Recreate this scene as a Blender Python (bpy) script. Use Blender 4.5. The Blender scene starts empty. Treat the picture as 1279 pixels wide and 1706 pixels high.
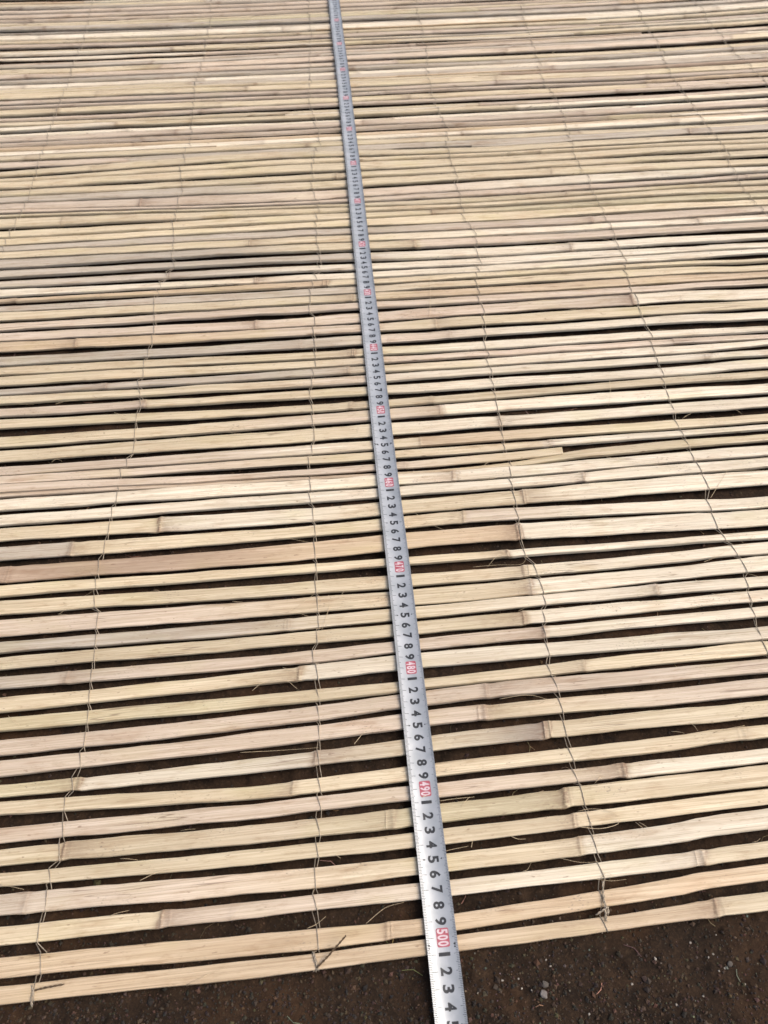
import bpy, math, random
import numpy as np
from mathutils import Matrix, Vector

# ------------------------------------------------------------------ scene, camera, light
scene = bpy.context.scene
C = scene.collection
CM = 0.01                      # all layout numbers below are centimetres on the mat
MAT_Z = 0.8                    # height of the slat tops above the soil, cm
CAM_ROT = ((0.999812,0.019408,-0.000000),(-0.015474,0.797152,-0.603580),(-0.011714,0.603467,0.797302))
CAM_H = 59.672
cam_data = bpy.data.cameras.new('camera')
cam_data.sensor_fit = 'VERTICAL'
cam_data.sensor_height = 36.0
cam_data.lens = 1300.0 / 1706.0 * 36.0
cam_data.clip_start = 0.01
cam_data.clip_end = 100.0
cam_data.dof.use_dof = True
cam_data.dof.focus_distance = 0.68
cam_data.dof.aperture_fstop = 14.0
camera = bpy.data.objects.new('camera', cam_data)
C.objects.link(camera)
cm = Matrix(CAM_ROT).to_4x4()
cm.translation = Vector((0, 0, (CAM_H + MAT_Z) * CM))
camera.matrix_world = cm
scene.camera = camera

SUN_ELEV, SUN_AZ = math.radians(54), math.radians(92)      # azimuth clockwise from +Y (away from the camera)
world = bpy.data.worlds.new('World')
scene.world = world
world.use_nodes = True
wn = world.node_tree.nodes
bg = wn['Background']
sky = wn.new('ShaderNodeTexSky')
sky.sky_type = 'NISHITA'
sky.sun_disc = False
sky.sun_elevation = SUN_ELEV
sky.sun_rotation = SUN_AZ
sky.air_density = 1.0
sky.dust_density = 6.0
sky.ozone_density = 1.0
world.node_tree.links.new(sky.outputs[0], bg.inputs[0])
bg.inputs[1].default_value = 0.14
sun_data = bpy.data.lights.new('sun', 'SUN')
sun_data.energy = 1.2
sun_data.angle = math.radians(35)
sun_data.color = (1.0, 0.95, 0.87)
sun = bpy.data.objects.new('sun', sun_data)
C.objects.link(sun)
sd = Vector((math.cos(SUN_ELEV) * math.sin(SUN_AZ), math.cos(SUN_ELEV) * math.cos(SUN_AZ), math.sin(SUN_ELEV)))
sun.rotation_euler = sd.to_track_quat('Z', 'Y').to_euler()
sun.location = sd * 5
scene.view_settings.view_transform = 'Standard'
scene.view_settings.look = 'None'
scene.view_settings.gamma = 1.0
scene.view_settings.use_curve_mapping = False
scene.view_settings.exposure = 0.44

# ------------------------------------------------------------------ measured layout (cm)
SLATS = [
 [(-25.84,6.03,1.07),(-8.58,7.34,1.03),(5.14,8.59,0.97),(19.26,10.01,1.02),(26.11,10.79,1.11)],
 [(-26.29,7.62,1.26),(-8.69,8.71,1.26),(5.25,9.96,1.11),(19.67,11.71,1.1),(26.69,12.64,1.17)],
 [(-26.82,9.53,1.13),(-8.86,10.94,1.06),(5.43,12.16,1.04),(20.07,13.4,1.01),(27.17,14.17,1)],
 [(-27.38,11.51,1.41),(-8.98,12.59,1.39),(5.57,13.82,1.28),(20.54,15.38,1.45),(27.83,16.28,1.48)],
 [(-27.82,13.08,0.88),(-9.12,14.34,1.04),(5.71,15.63,1.06),(20.96,17.13,1.04),(28.32,17.85,1.08)],
 [(-28.25,14.6,1.22),(-9.24,15.94,1.41),(5.85,17.38,1.29),(21.35,18.77,1.49),(28.82,19.45,1.51)],
 [(-28.68,16.11,1.12),(-9.37,17.64,1.13),(5.99,19.03,1.08),(21.72,20.32,1.16),(29.32,21.07,1.15)],
 [(-29.23,18.08,1.06),(-9.48,18.99,1.07),(6.11,20.62,1.08),(22.14,22.09,1.08),(29.91,22.94,1.03)],
 [(-29.59,19.35,1.03),(-9.64,21.04,1.14),(6.29,22.75,1.39),(22.63,24.18,1.37),(30.47,24.73,1.29)],
 [(-30.09,21.14,1.29),(-9.79,23.08,1.31),(6.46,24.84,1.35),(23.07,25.99,1.41),(31.08,26.69,1.4)],
 [(-30.55,22.75,1.27),(-9.92,24.67,1.29),(6.6,26.63,1.3),(23.52,27.88,1.3),(31.65,28.52,1.24)],
 [(-31.1,24.72,1.16),(-10.04,26.32,1.1),(6.7,27.87,0.96),(23.9,29.48,1.13),(32.17,30.18,1.21)],
 [(-31.57,26.37,1.29),(-10.2,28.31,1.27),(6.87,29.97,1.38),(24.29,31.13,1.3),(32.63,31.65,1.27)],
 [(-32.12,28.35,1.17),(-10.32,29.84,1.14),(7,31.53,1.13),(24.74,33.03,1.01),(33.26,33.66,1.02)],
 [(-32.6,30.03,1.13),(-10.45,31.62,1.13),(7.12,33.08,1.27),(25.1,34.54,1.07),(33.75,35.23,1.09)],
 [(-33.03,31.57,1.06),(-10.56,33.06,1.2),(7.24,34.59,1.11),(25.49,36.15,1.1),(34.2,36.66,1.11)],
 [(-33.56,33.46,1.65),(-10.71,34.97,1.54),(7.37,36.17,1.61),(25.87,37.75,1.41),(34.81,38.62,1.47)],
 [(-34.13,35.48,1.36),(-10.85,36.77,1.31),(7.51,37.93,1.22),(26.27,39.44,1.16),(35.36,40.37,1.23)],
 [(-34.62,37.23,1.16),(-11,38.73,0.95),(7.67,39.95,0.79),(26.69,41.21,0.73),(35.81,41.83,0.78)],
 [(-35.12,38.99,1.73),(-11.15,40.6,1.9),(7.87,42.37,1.78),(27.21,43.38,1.9),(36.42,43.78,1.82)],
 [(-35.77,41.3,1.41),(-11.32,42.89,1.32),(8.05,44.57,1.4),(27.68,45.37,1.37),(37.01,45.68,1.2)],
 [(-36.38,43.46,1.46),(-11.47,44.84,1.63),(8.2,46.41,1.76),(28.3,47.97,1.8),(37.94,48.63,1.73)],
 [(-36.87,45.21,1.23),(-11.64,47.01,1.18),(8.35,48.33,1.15),(28.77,49.96,1.22),(38.57,50.64,1.23)],
 [(-37.39,47.06,1.32),(-11.76,48.6,1.43),(8.47,49.75,1.22),(29.13,51.44,1.25),(39.06,52.24,1.27)],
 [(-37.82,48.59,0.66),(-11.85,49.7,0.44),(8.55,50.76,0.38),(19.63,52.21,1.06),(29.55,53.22,1.16),(39.59,53.93,0.89)],
 [(-38.26,50.17,0.98),(-12.01,51.78,0.9),(8.74,53.1,0.87),(29.91,54.71,0.79),(40.05,55.4,0.7)],
 [(-38.62,51.43,1.15),(-12.12,53.2,1.24),(8.87,54.76,1.32),(30.23,56.09,1.23),(40.49,56.8,1.14)],
 [(-39.19,53.46,1.6),(-12.28,55.24,1.69),(9.03,56.78,1.57),(30.79,58.41,1.55),(41.21,59.11,1.62)],
 [(-39.75,55.45,1.43),(-12.44,57.36,1.47),(9.22,59.13,1.46),(31.3,60.58,1.42),(41.85,61.16,1.44)],
 [(-40.46,57.97,1.21),(-12.58,59.18,1.07),(9.35,60.74,1.09),(31.79,62.63,0.97),(42.55,63.38,1.02)],
 [(-40.94,59.67,1.19),(-12.74,61.32,1.15),(9.51,62.69,1.41),(32.16,64.16,1.38),(43.08,65.1,1.34)],
 [(-41.47,61.56,1.1),(-12.89,63.19,1.18),(9.66,64.54,1.09),(32.64,66.21,0.99),(43.63,66.86,0.94)],
 [(-41.82,62.81,0.83),(-13.01,64.69,1.08),(9.78,66.07,1.1),(32.98,67.61,1.08),(44.15,68.53,0.76)],
 [(-42.33,64.61,1.33),(-13.11,66.1,1.11),(9.89,67.44,0.88),(33.31,69,0.86),(44.5,69.63,0.77)],
 [(-42.78,66.2,1.24),(-13.22,67.54,1.01),(10.01,68.9,1.29),(33.64,70.37,1.11),(44.92,70.97,0.99)],
 [(-43.24,67.83,1.39),(-13.38,69.52,1.42),(10.19,71.06,1.18),(34.22,72.85,1.28),(45.62,73.22,1.21)],
 [(-43.92,70.27,1.44),(-13.54,71.69,1.33),(10.36,73.2,1.48),(34.67,74.73,1.38),(46.28,75.33,1.33)],
 [(-44.43,72.06,1.33),(-13.68,73.48,1.44),(10.53,75.34,1.67),(35.24,77.09,1.64),(46.94,77.45,1.65)],
 [(-44.9,73.75,1.09),(-13.86,75.8,1.26),(10.68,77.22,1.07),(35.67,78.9,0.94),(47.63,79.67,0.88)],
 [(-45.47,75.77,1.25),(-13.99,77.51,1.29),(10.82,78.89,1.25),(36.04,80.49,1.19),(48.08,81.09,0.91)],
 [(-45.9,77.3,0.94),(-14.11,79.03,1.17),(10.96,80.63,1.05),(36.46,82.22,1.22),(48.52,82.49,0.99)],
 [(-46.32,78.78,0.58),(-14.23,80.55,0.96),(11.06,81.94,0.83),(36.78,83.57,0.69),(49,84.04,0.55)],
 [(-46.71,80.19,1.34),(-14.33,81.9,1.14),(11.17,83.25,1.16),(37.11,84.98,1.18),(49.57,85.86,0.88)],
 [(-47.28,82.19,1.29),(-14.49,83.99,1.48),(11.3,84.89,1.5),(37.52,86.66,1.21),(50.04,87.39,1.22)],
 [(-47.85,84.23,1.25),(-14.66,86.08,1.27),(11.47,86.93,1.76),(38.01,88.74,1.49),(50.69,89.45,1.09)],
 [(-48.4,86.17,1.52),(-14.82,88.27,1.31),(11.65,89.22,1.48),(38.52,90.88,1.45),(51.4,91.72,1.28)],
 [(-48.95,88.12,1.23),(-14.96,89.98,1.26),(11.8,91.07,1.35),(38.94,92.63,1.21),(51.94,93.45,1.13)],
 [(-49.39,89.69,1.09),(-15.09,91.67,1.28),(11.95,92.88,1.38),(39.39,94.52,1.49),(52.56,95.45,1.25)],
 [(-49.79,91.12,1.1),(-15.21,93.31,0.96),(12.1,94.76,1.51),(39.85,96.48,1.17),(53.07,97.07,1.09)],
 [(-50.27,92.84,1.53),(-15.35,95.11,1.6),(12.23,96.41,1.08),(40.29,98.31,1.21),(53.62,98.81,1.11)],
 [(-51.05,95.58,2.01),(-15.49,96.87,1.19),(12.34,97.78,0.72),(40.68,99.94,0.93),(54.13,100.46,1.04)],
 [(-51.51,97.23,0.45),(-15.57,97.99,0.38),(12.44,99.03,1.01),(40.98,101.22,0.66),(54.67,102.18,0.88)],
 [(-51.77,98.14,0.53),(-15.63,98.74,0.4),(12.57,100.53,1.04),(41.29,102.51,0.77),(55.15,103.74,0.69)],
 [(-52.13,99.44,1.36),(-15.79,100.72,2.09),(12.73,102.6,1.75),(41.84,104.81,1.49),(55.73,105.57,0.99)],
 [(-52.62,101.15,1.19),(-15.98,103.22,1.56),(12.95,105.24,1.39),(42.35,106.97,1.43),(56.34,107.55,1.1)],
 [(-53.12,102.94,1.66),(-16.14,105.3,1.59),(13.1,107.12,1.32),(42.88,109.19,1.37),(57.15,110.14,1.58)],
 [(-53.67,104.91,1.3),(-16.33,107.78,1.75),(13.26,109.17,1.76),(43.39,111.34,1.28),(57.7,111.88,1.06)],
 [(-54.09,106.39,0.87),(-16.48,109.72,1.31),(13.39,110.79,0.65),(43.75,112.85,0.64),(58.18,113.41,1.01)],
 [(-54.52,107.91,1.23),(-16.63,111.65,1.59),(13.51,112.17,1.29),(44.1,114.32,1.2),(58.63,114.88,1.24)],
]
OVER_SLAT = [(-37.97,49.11,1.01),(-11.89,50.19,0.72),(8.62,51.68,0.96),(14.77,52.31,1.02),(18.3,52.69,0.99)]
NODES = [(1,22.39,1.0),(2,-0.33,.7),(3,-15.93,1.0),(3,22.42,.9),(3,-11.15,.25),(4,13.72,.7),(4,-25.67,.5),(5,13.57,.8),(6,-23.73,1.0),(6,0.25,.6),(6,13.15,1.3),(7,18.02,1.2),(8,-7.34,.7),(8,28.06,.4),(9,-23.68,1.0),(9,-5.7,.9),(9,12.35,1.3),(10,7.8,.8),(11,8.07,.7),(12,16.43,.6),(13,-7.33,1.0),(14,-26.67,.6),(14,13.55,1.0),(15,11.95,1.0),(16,-8.48,.5),(16,24.07,.9),(17,13.04,.9),(18,12.59,.9),(19,11.29,1.1),(20,12.52,1.3),(20,-34.43,.5),(21,-29.22,.8),(21,7.58,.7),(22,-21.36,1.1),(22,13.59,.9),(23,19.85,.9),(24,6.95,.9),(26,17.11,.6),(27,3.9,.5),(28,12.3,.9),(29,6.19,.7),(30,5.44,.6),(30,-3.27,.7),(31,-25.61,.8),(33,-30.43,.8),(34,33.57,.7),(32,36.89,.6),(33,-3.67,.7),(36,-9.26,.4),(36,8.08,.5),(35,-3.02,.9),(37,-35.32,.8),(37,6.48,.7),(38,-14.74,.8),(38,30.35,1.3),(40,-3.47,.8),(42,-6.46,.9),(43,-15.21,1.0),(44,-26.34,.7),(45,24.74,.9),(42,-44.48,.8),(47,-16.86,.8),(46,4.63,.9),(48,28.46,.7),(47,42.55,.8),(50,7.32,1.0),(53,52.16,.6),(55,24.98,.6),(54,-32.88,1.1),(52,26.18,.7),(56,-5.85,.8),(58,24.04,.6),(51,-42.75,.6),(59,-41.49,.5)]
TONES = {1:[(-400,'t'),(22.3,'c')], 2:[(-400,'t'),(-0.49,'t')], 3:[(-400,'c'),(-16,'p'),(2.07,'w'),(22.55,'c')], 4:[(-400,'g'),(-23.83,'p'),(-6.42,'c'),(13.96,'w')], 5:[(-400,'c'),(13.67,'c')], 6:[(-400,'c'),(-23.72,'c'),(-9.24,'p'),(-4.8,'k'),(0.52,'k'),(13.39,'c')], 7:[(-400,'p'),(2.37,'p'),(18.14,'w')], 8:[(-400,'c'),(-7.19,'c')], 9:[(-400,'k'),(-23.47,'w'),(-8.23,'s'),(-4.02,'c'),(10.53,'n'),(12.31,'c')], 10:[(-400,'p'),(-9.79,'p'),(7.93,'c'),(17.23,'p')], 11:[(-400,'p'),(-9.92,'p'),(8.1,'p')], 12:[(-400,'k'),(-10.04,'c'),(16.59,'c')], 13:[(-400,'c'),(-6.93,'w')], 14:[(-400,'g'),(-24.69,'p'),(8.04,'p'),(13.54,'w')], 15:[(-400,'c'),(12.42,'w')], 16:[(-400,'g'),(-6.11,'c'),(7.24,'w')], 17:[(-400,'p'),(-10.71,'c'),(12.83,'w')], 18:[(-400,'c'),(8.62,'c'),(14.15,'w')], 19:[(-400,'c'),(11.32,'w')], 20:[(-400,'b'),(-11.15,'t'),(12.55,'w')], 21:[(-400,'g'),(-29.21,'c'),(7.76,'p'),(15,'w')], 22:[(-400,'c'),(-21.21,'w'),(-4.53,'c'),(13.53,'c'),(17.09,'w')], 23:[(-400,'w'),(19.8,'w')], 24:[(-400,'w'),(6.98,'w')], 25:[(-400,'p'),(3.74,'c')], 26:[(-400,'p'),(-12.01,'c'),(16.23,'w')], 27:[(-400,'p'),(-12.12,'w'),(-2.24,'c'),(3.93,'t'),(16.43,'c')], 28:[(-400,'c'),(-12.28,'c'),(0.26,'w')], 29:[(-400,'c'),(-12.44,'p'),(6.67,'w')], 30:[(-400,'c'),(-12.58,'c'),(6.77,'c')], 31:[(-400,'p'),(-25.56,'c'),(0.35,'w')], 33:[(-400,'g'),(-2.28,'c'),(11.15,'w')], 32:[(-400,'c'),(-8.91,'p'),(0.37,'w')], 34:[(-400,'c'),(-2.29,'p'),(32,'p')], 36:[(-400,'g'),(-2.29,'p'),(11.6,'w')], 35:[(-400,'c'),(-2.29,'k'),(4.54,'w')], 37:[(-400,'t'),(-13.54,'p'),(0.52,'c')], 38:[(-400,'p'),(-13.68,'p'),(0.56,'p'),(30.57,'w')], 40:[(-400,'c'),(0.6,'t')], 41:[(-400,'g'),(0.64,'c')], 43:[(-400,'w'),(-18.75,'t'),(-13.06,'w')], 44:[(-400,'g'),(-14.49,'w')], 45:[(-400,'g'),(0.71,'w')], 46:[(-400,'g'),(-14.82,'c'),(5.42,'p')], 47:[(-400,'c'),(5.51,'w')], 48:[(-400,'g'),(5.59,'p')], 50:[(-400,'c'),(13.89,'k')], 54:[(-400,'p'),(-15.79,'p'),(14.45,'w')], 55:[(-400,'g'),(-15.98,'c')]}
WIRES = [
 [(-49.23,89.25),(-48.93,93.28),(-48.83,101.2),(-49.19,105.85),(-49.96,115.92),(-50.83,123.28),(-50.98,133.25),(-51.88,142.45),(-52.31,153.97),(-53.84,167.36)],
 [(-23.65,6.09),(-23.61,7.63),(-24.18,9.61),(-24.19,11.28),(-24.41,13.22),(-23.97,14.62),(-24.09,16.08),(-24.46,18.02),(-24.28,19.8),(-24.03,21.18),(-24.02,22.84),(-24.06,24.56),(-24.4,26.61),(-24.65,28.46),(-24.75,30.38),(-24.94,31.8),(-25.11,33.84),(-26.02,35.98),(-26.16,38.18),(-26.22,39.8),(-26.14,42.15),(-26.17,44.59),(-26.19,46.76),(-26.26,48.63),(-26.4,50.96),(-25.57,53.75),(-26.14,58),(-26.34,60.23),(-26.58,63.47),(-26.61,66.37),(-26.52,69.9),(-26.48,73.07),(-26.78,75.82),(-27.61,78.69),(-26.69,82.22),(-26.4,85.29),(-26.74,89.17),(-27.18,93.24),(-27.61,98.97),(-27.79,104.3),(-28.65,109.15),(-28.14,115.09),(-28.85,122.41),(-29.25,128.27),(-30.05,136.64),(-29.58,143.32),(-30.26,150.49),(-30.52,163.47)],
 [(-5.05,7.49),(-5.04,9.46),(-5.3,10.95),(-5.28,12.49),(-5.36,13.68),(-5.24,15.1),(-5.26,17),(-5.23,18.76),(-5.42,20.12),(-5.46,21.28),(-5.53,23.2),(-5.54,24.94),(-5.64,26.48),(-5.81,28.34),(-6.22,29.99),(-6.14,31.68),(-5.94,33.42),(-6.11,35.23),(-6.23,37.09),(-6.24,38.69),(-6.55,41.01),(-6.44,42.71),(-6.88,45.2),(-7.36,47.04),(-7.27,48.92),(-7.39,50.47),(-7.58,52.07),(-7.28,53.69),(-7.1,55.35),(-7.37,57.5),(-7.45,59.27),(-7.6,61.55),(-7.63,63.9),(-7.39,66.32),(-7.62,68.84),(-7.63,70.91),(-7.95,73.6),(-8.35,76.38),(-8.51,78.68),(-8.17,81.03),(-7.66,83.45),(-7.59,85.95),(-8.02,89.22),(-8.38,92.6),(-8.3,96.84),(-8.57,99.79),(-9.25,104.42),(-9.53,109.28),(-8.84,114.36),(-9.13,119.77),(-10.29,125.52),(-10.89,128.53),(-10.81,135.83),(-11.44,143.69),(-11.37,152.11),(-12.14,162.6)],
 [(14.56,9.48),(14.71,10.98),(14.88,12.32),(14.86,14.12),(14.76,15.99),(14.54,17.28),(14.44,18.83),(14.13,19.97),(14.02,21.61),(13.97,23.06),(13.94,25.05),(13.89,26.34),(13.52,28.47),(13.64,30.4),(13.59,31.82),(13.65,32.99),(14.01,34.47),(14.02,36),(13.85,37.9),(12.83,40.22),(12.77,41.57),(12.8,43.65),(12.57,46.55),(12.53,48.81),(12.81,50.75),(12.93,52.35),(12.26,54),(12.44,55.68),(12.37,57.41),(12.22,59.63),(12.19,61.93),(12.16,64.3),(12.15,66.26),(12.14,68.27),(12.01,69.81),(12.3,71.38),(12.17,73),(12.23,75.2),(11.93,77.47),(11.9,80.4),(12.31,83.43),(12.76,85.93),(12.66,89.2),(12.42,91.91),(11.63,94.02),(11.29,96.89),(11.26,99.84),(11.12,103.69),(11.17,106.88),(10.41,111.05),(10.19,114.52),(10.78,118.08),(10.14,122.77),(9.05,128.73),(8.59,135.01),(8.81,141.66),(8.78,147.53),(8.33,156.31),(7.94,165.8)],
 [(31.88,31.14),(31.89,32.88),(32.02,34.68),(32.21,36.21),(32.5,38.12),(32.5,39.42),(31.89,40.77),(31.44,42.15),(31.26,43.56),(31.09,44.63),(31.6,46.08),(31.74,47.94),(31.48,49.88),(31.19,52.28),(30.99,53.93),(30.74,56.48),(30.91,58.23),(30.78,60.95),(30.89,62.82),(30.67,64.75),(30.8,67.73),(31.1,70.3),(30.92,72.98),(30.9,76.89),(30.65,79.22),(30.68,82.23),(31.03,84.71),(30.77,89.26),(30.35,94.08),(30.23,96.96),(29.78,99.94),(29.51,102.25),(29.17,106.22),(28.86,111.21),(28.76,115.58),(28.96,119.21),(29.08,122.98),(28.69,127.92),(27.55,132.09),(27.45,136.38),(27.7,141.98),(27.6,149.12),(27.32,158.05),(27.71,164.85)],
 [(51.88,93.35),(51.39,96.22),(50.89,99.2),(50.49,101.5),(50.57,103.84),(50.87,107.87),(51.17,112.09),(50.56,114.74),(50.38,117.45),(49.99,121.19),(49.6,127.07),(49.17,131.19),(48.95,134.38),(48.99,138.78),(49.57,145.71),(49.12,153.14),(48.91,159.71),(48.95,165.23)],
 [(63.51,130.59),(61.49,143.99),(60.4,159.17)],
]
FIBRES = [[(8,38.68),(10.3,38.76),(12.39,38.84),(13.06,39.88)],[(0.81,41.37),(4,41.71)],[(13.86,15.88),(15.37,15.72),(16.76,16.08),(16.56,16.85),(14.96,17.14),(13.91,16.99)],[(18.01,16.14),(19.02,15.15)],[(18.27,16.13),(19.31,15.27)],[(5.32,17.5),(6,18.19)],[(5.84,14.61),(5.96,15.06)],[(-27.69,12.73),(-26.79,12.56),(-25.9,12.39)],[(-19.49,10.6),(-18.22,10.91)],[(-19.48,14.3),(-18.17,14.19)],[(-11.07,27.06),(-10.14,27.73),(-8.42,27.86),(-7.39,27.15)],[(-4.94,34.89),(-5.22,33.7),(-5.55,32.53)],[(-3.9,36.04),(-3.43,36.59)],[(-3.12,32.89),(-2.66,33.29)],[(-9.86,34.28),(-8.02,34.3),(-6.64,33.85)],[(-12.55,32.22),(-8.96,32.49),(-5.61,32.71)],[(-11.56,21.92),(-8.76,21.96),(-5.49,22.19)],[(-2.68,22.42),(-1.64,23.71)],[(-10.26,42.39),(-7.02,41.76)],[(24.93,62.61),(24.63,60.66),(24.08,58.77)],[(31.41,56.64),(33.2,57.73)],[(36.92,57.89),(37.79,57.16)],[(22.53,51.53),(26.51,50.4),(31.08,49.5),(38.14,49.4)],[(9.07,25.92),(11.43,26.13),(13.08,25.78)],[(31.13,144.39),(28.4,139.67),(25.79,135.15)],[(36.88,105.29),(40.94,104.35),(45.96,103.38)],[(25.53,22.78),(28.14,23.31)],[(22.27,22.94),(23.27,22.77)],[(23.95,23.59),(24.35,22.95)],[(32.18,41.79),(33.16,40.74)],[(33.81,41.07),(34.31,41.6)],[(10.43,39.94),(9.31,38.65)],[(16.06,19.48),(15.52,18.99)],[(-3.91,14.26),(-3.61,14.05)],[(3.64,17.92),(6.36,18.18)],[(3.65,14.32),(5.63,14.7)],[(10.32,44.42),(14.96,44.88)],[(-5.43,35.52),(-5.02,36)],[(1.84,71.69),(3.96,72.16)],[(7.81,72.05),(8.89,72.55)],[(2.31,18.17),(3.23,18.51)],[(33.73,36.81),(32.31,37.48)],[(25.46,29.59),(31.55,29.74)],[(9.95,18.02),(11.59,18.53)]]
PEBBLES = [(9.94,5.52,0.6),(10.09,6.07,0.48),(22.67,7.08,0.44),(9.13,5.74,0.2),(8.51,5.89,0.24),(8.34,6.44,0.2),(7.28,6.39,0.2),(10.61,7.14,0.2),(10.34,7.53,0.2),(5.58,5.7,0.2),(21.84,6.7,0.2),(22.28,6.84,0.2),(20.37,8.4,0.2),(21.32,7.49,0.2),(21.74,7.7,0.24),(22.26,8.85,0.16),(18.48,4.81,0.24),(15.89,6.04,0.2),(12.73,4.4,0.27),(17.74,7.48,0.32),(20.42,5.28,0.24),(23.38,5.91,0.2)]
TAPE = (3.251,8.861,0.0686)

rng = random.Random(11)
nrg = np.random.default_rng(5)

# ------------------------------------------------------------------ helpers
def link(o, parent=None):
    C.objects.link(o)
    if parent is not None:
        o.parent = parent
    return o

def mesh_obj(name, verts, faces, mat, parent=None, loc=(0, 0, 0), rotz=0.0, smooth=False, sharp=None):
    me = bpy.data.meshes.new(name)
    me.from_pydata([tuple(v) for v in verts], [], [tuple(f) for f in faces])
    if smooth:
        me.polygons.foreach_set('use_smooth', [True] * len(me.polygons))
        if sharp:
            me.set_sharp_from_angle(angle=math.radians(sharp))
    if mat:
        me.materials.append(mat)
    o = bpy.data.objects.new(name, me)
    link(o, parent)
    o.location = loc
    o.rotation_euler = (0, 0, rotz)
    return o

def tag(o, label, cat, group=None):
    o['label'] = label
    o['category'] = cat
    if group:
        o['group'] = group

def tube(pts, rad, sides=5):
    """verts and faces of a tube along pts (cm); rad is a number or one radius per point"""
    pts = [Vector(p) for p in pts]
    n = len(pts)
    verts, faces = [], []
    for i, p in enumerate(pts):
        t = (pts[min(i + 1, n - 1)] - pts[max(i - 1, 0)])
        t = t.normalized() if t.length > 1e-9 else Vector((1, 0, 0))
        a = t.orthogonal().normalized() if abs(t.z) > 0.95 else t.cross(Vector((0, 0, 1))).normalized()
        b = a.cross(t).normalized()
        r = rad[i] if isinstance(rad, (list, tuple)) else rad
        for k in range(sides):
            w = 2 * math.pi * k / sides
            verts.append(p + a * (r * math.cos(w)) + b * (r * math.sin(w)))
    for i in range(n - 1):
        for k in range(sides):
            k2 = (k + 1) % sides
            faces.append((i * sides + k, i * sides + k2, (i + 1) * sides + k2, (i + 1) * sides + k))
    faces.append(tuple(range(sides))[::-1])
    faces.append(tuple((n - 1) * sides + k for k in range(sides)))
    return verts, faces

def merge(parts):
    V, Fc = [], []
    for v, f in parts:
        o = len(V)
        V += list(v)
        Fc += [tuple(i + o for i in q) for q in f]
    return V, Fc

def catmull(pts, step=0.25):
    P = [np.array(p, float) for p in pts]
    if len(P) < 3:
        n = max(2, int(np.linalg.norm(P[-1] - P[0]) / step) + 1)
        return [P[0] + (P[-1] - P[0]) * t for t in np.linspace(0, 1, n)]
    out = []
    Q = [2 * P[0] - P[1]] + P + [2 * P[-1] - P[-2]]
    for i in range(1, len(Q) - 2):
        n = max(2, int(np.linalg.norm(Q[i + 1] - Q[i]) / step) + 1)
        for t in np.linspace(0, 1, n, endpoint=False):
            a, b, c, d = Q[i - 1], Q[i], Q[i + 1], Q[i + 2]
            out.append(0.5 * (2 * b + (c - a) * t + (2 * a - 5 * b + 4 * c - d) * t * t + (3 * b - a - 3 * c + d) * t ** 3))
    out.append(P[-1])
    return out

def smooth_noise(x, wave, seed):
    """1-D value noise in -1..1"""
    r = np.random.default_rng(seed)
    tab = r.uniform(-1, 1, 1024)
    u = np.asarray(x) / wave + 400.0
    i = np.floor(u).astype(int)
    f = u - i
    f = f * f * (3 - 2 * f)
    return tab[i % 1024] * (1 - f) + tab[(i + 1) % 1024] * f

def noise2(x, y, wave, seed):
    r = np.random.default_rng(seed)
    tab = r.uniform(-1, 1, (256, 256))
    u = x / wave + 1000.3
    v = y / wave + 1000.7
    i = np.floor(u).astype(int)
    j = np.floor(v).astype(int)
    f = u - i
    g = v - j
    f = f * f * (3 - 2 * f)
    g = g * g * (3 - 2 * g)
    i0, i1, j0, j1 = i % 256, (i + 1) % 256, j % 256, (j + 1) % 256
    return (tab[i0, j0] * (1 - f) + tab[i1, j0] * f) * (1 - g) + (tab[i0, j1] * (1 - f) + tab[i1, j1] * f) * g

# ------------------------------------------------------------------ materials
class NT:
    def __init__(self, name):
        self.m = bpy.data.materials.new(name)
        self.m.use_nodes = True
        self.t = self.m.node_tree
        self.b = self.t.nodes['Principled BSDF']
    def n(self, typ, **kw):
        o = self.t.nodes.new(typ)
        for k, v in kw.items():
            setattr(o, k, v)
        return o
    def l(self, a, b):
        self.t.links.new(a, b)
    def math(self, op, a, b=None, clamp=False):
        o = self.n('ShaderNodeMath', operation=op, use_clamp=clamp)
        for i, v in enumerate((a, b)):
            if v is None:
                continue
            if isinstance(v, (int, float)):
                o.inputs[i].default_value = v
            else:
                self.l(v, o.inputs[i])
        return o.outputs[0]
    def mix(self, fac, a, b, mode='MIX'):
        o = self.n('ShaderNodeMix', data_type='RGBA', blend_type=mode)
        for i, v in ((0, fac), (6, a), (7, b)):
            if isinstance(v, (int, float)):
                o.inputs[i].default_value = v
            elif isinstance(v, tuple):
                o.inputs[i].default_value = (*v, 1) if len(v) == 3 else v
            else:
                self.l(v, o.inputs[i])
        return o.outputs[2]
    def ramp(self, fac, lo, hi, a=0.0, b=1.0):
        o = self.n('ShaderNodeMapRange')
        self.l(fac, o.inputs[0])
        for i, v in ((1, lo), (2, hi), (3, a), (4, b)):
            o.inputs[i].default_value = v
        return o.outputs[0]
    def noise(self, vec, scale=1.0, detail=3.0, rough=0.55):
        o = self.n('ShaderNodeTexNoise')
        o.inputs['Scale'].default_value = scale
        o.inputs['Detail'].default_value = detail
        o.inputs['Roughness'].default_value = rough
        self.l(vec, o.inputs['Vector'])
        return o.outputs['Fac']
    def scaled(self, vec, s, add=None):
        o = self.n('ShaderNodeVectorMath', operation='MULTIPLY')
        self.l(vec, o.inputs[0])
        o.inputs[1].default_value = s
        r = o.outputs[0]
        if add is not None:
            a = self.n('ShaderNodeVectorMath', operation='ADD')
            self.l(r, a.inputs[0])
            self.l(add, a.inputs[1])
            r = a.outputs[0]
        return r

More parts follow.
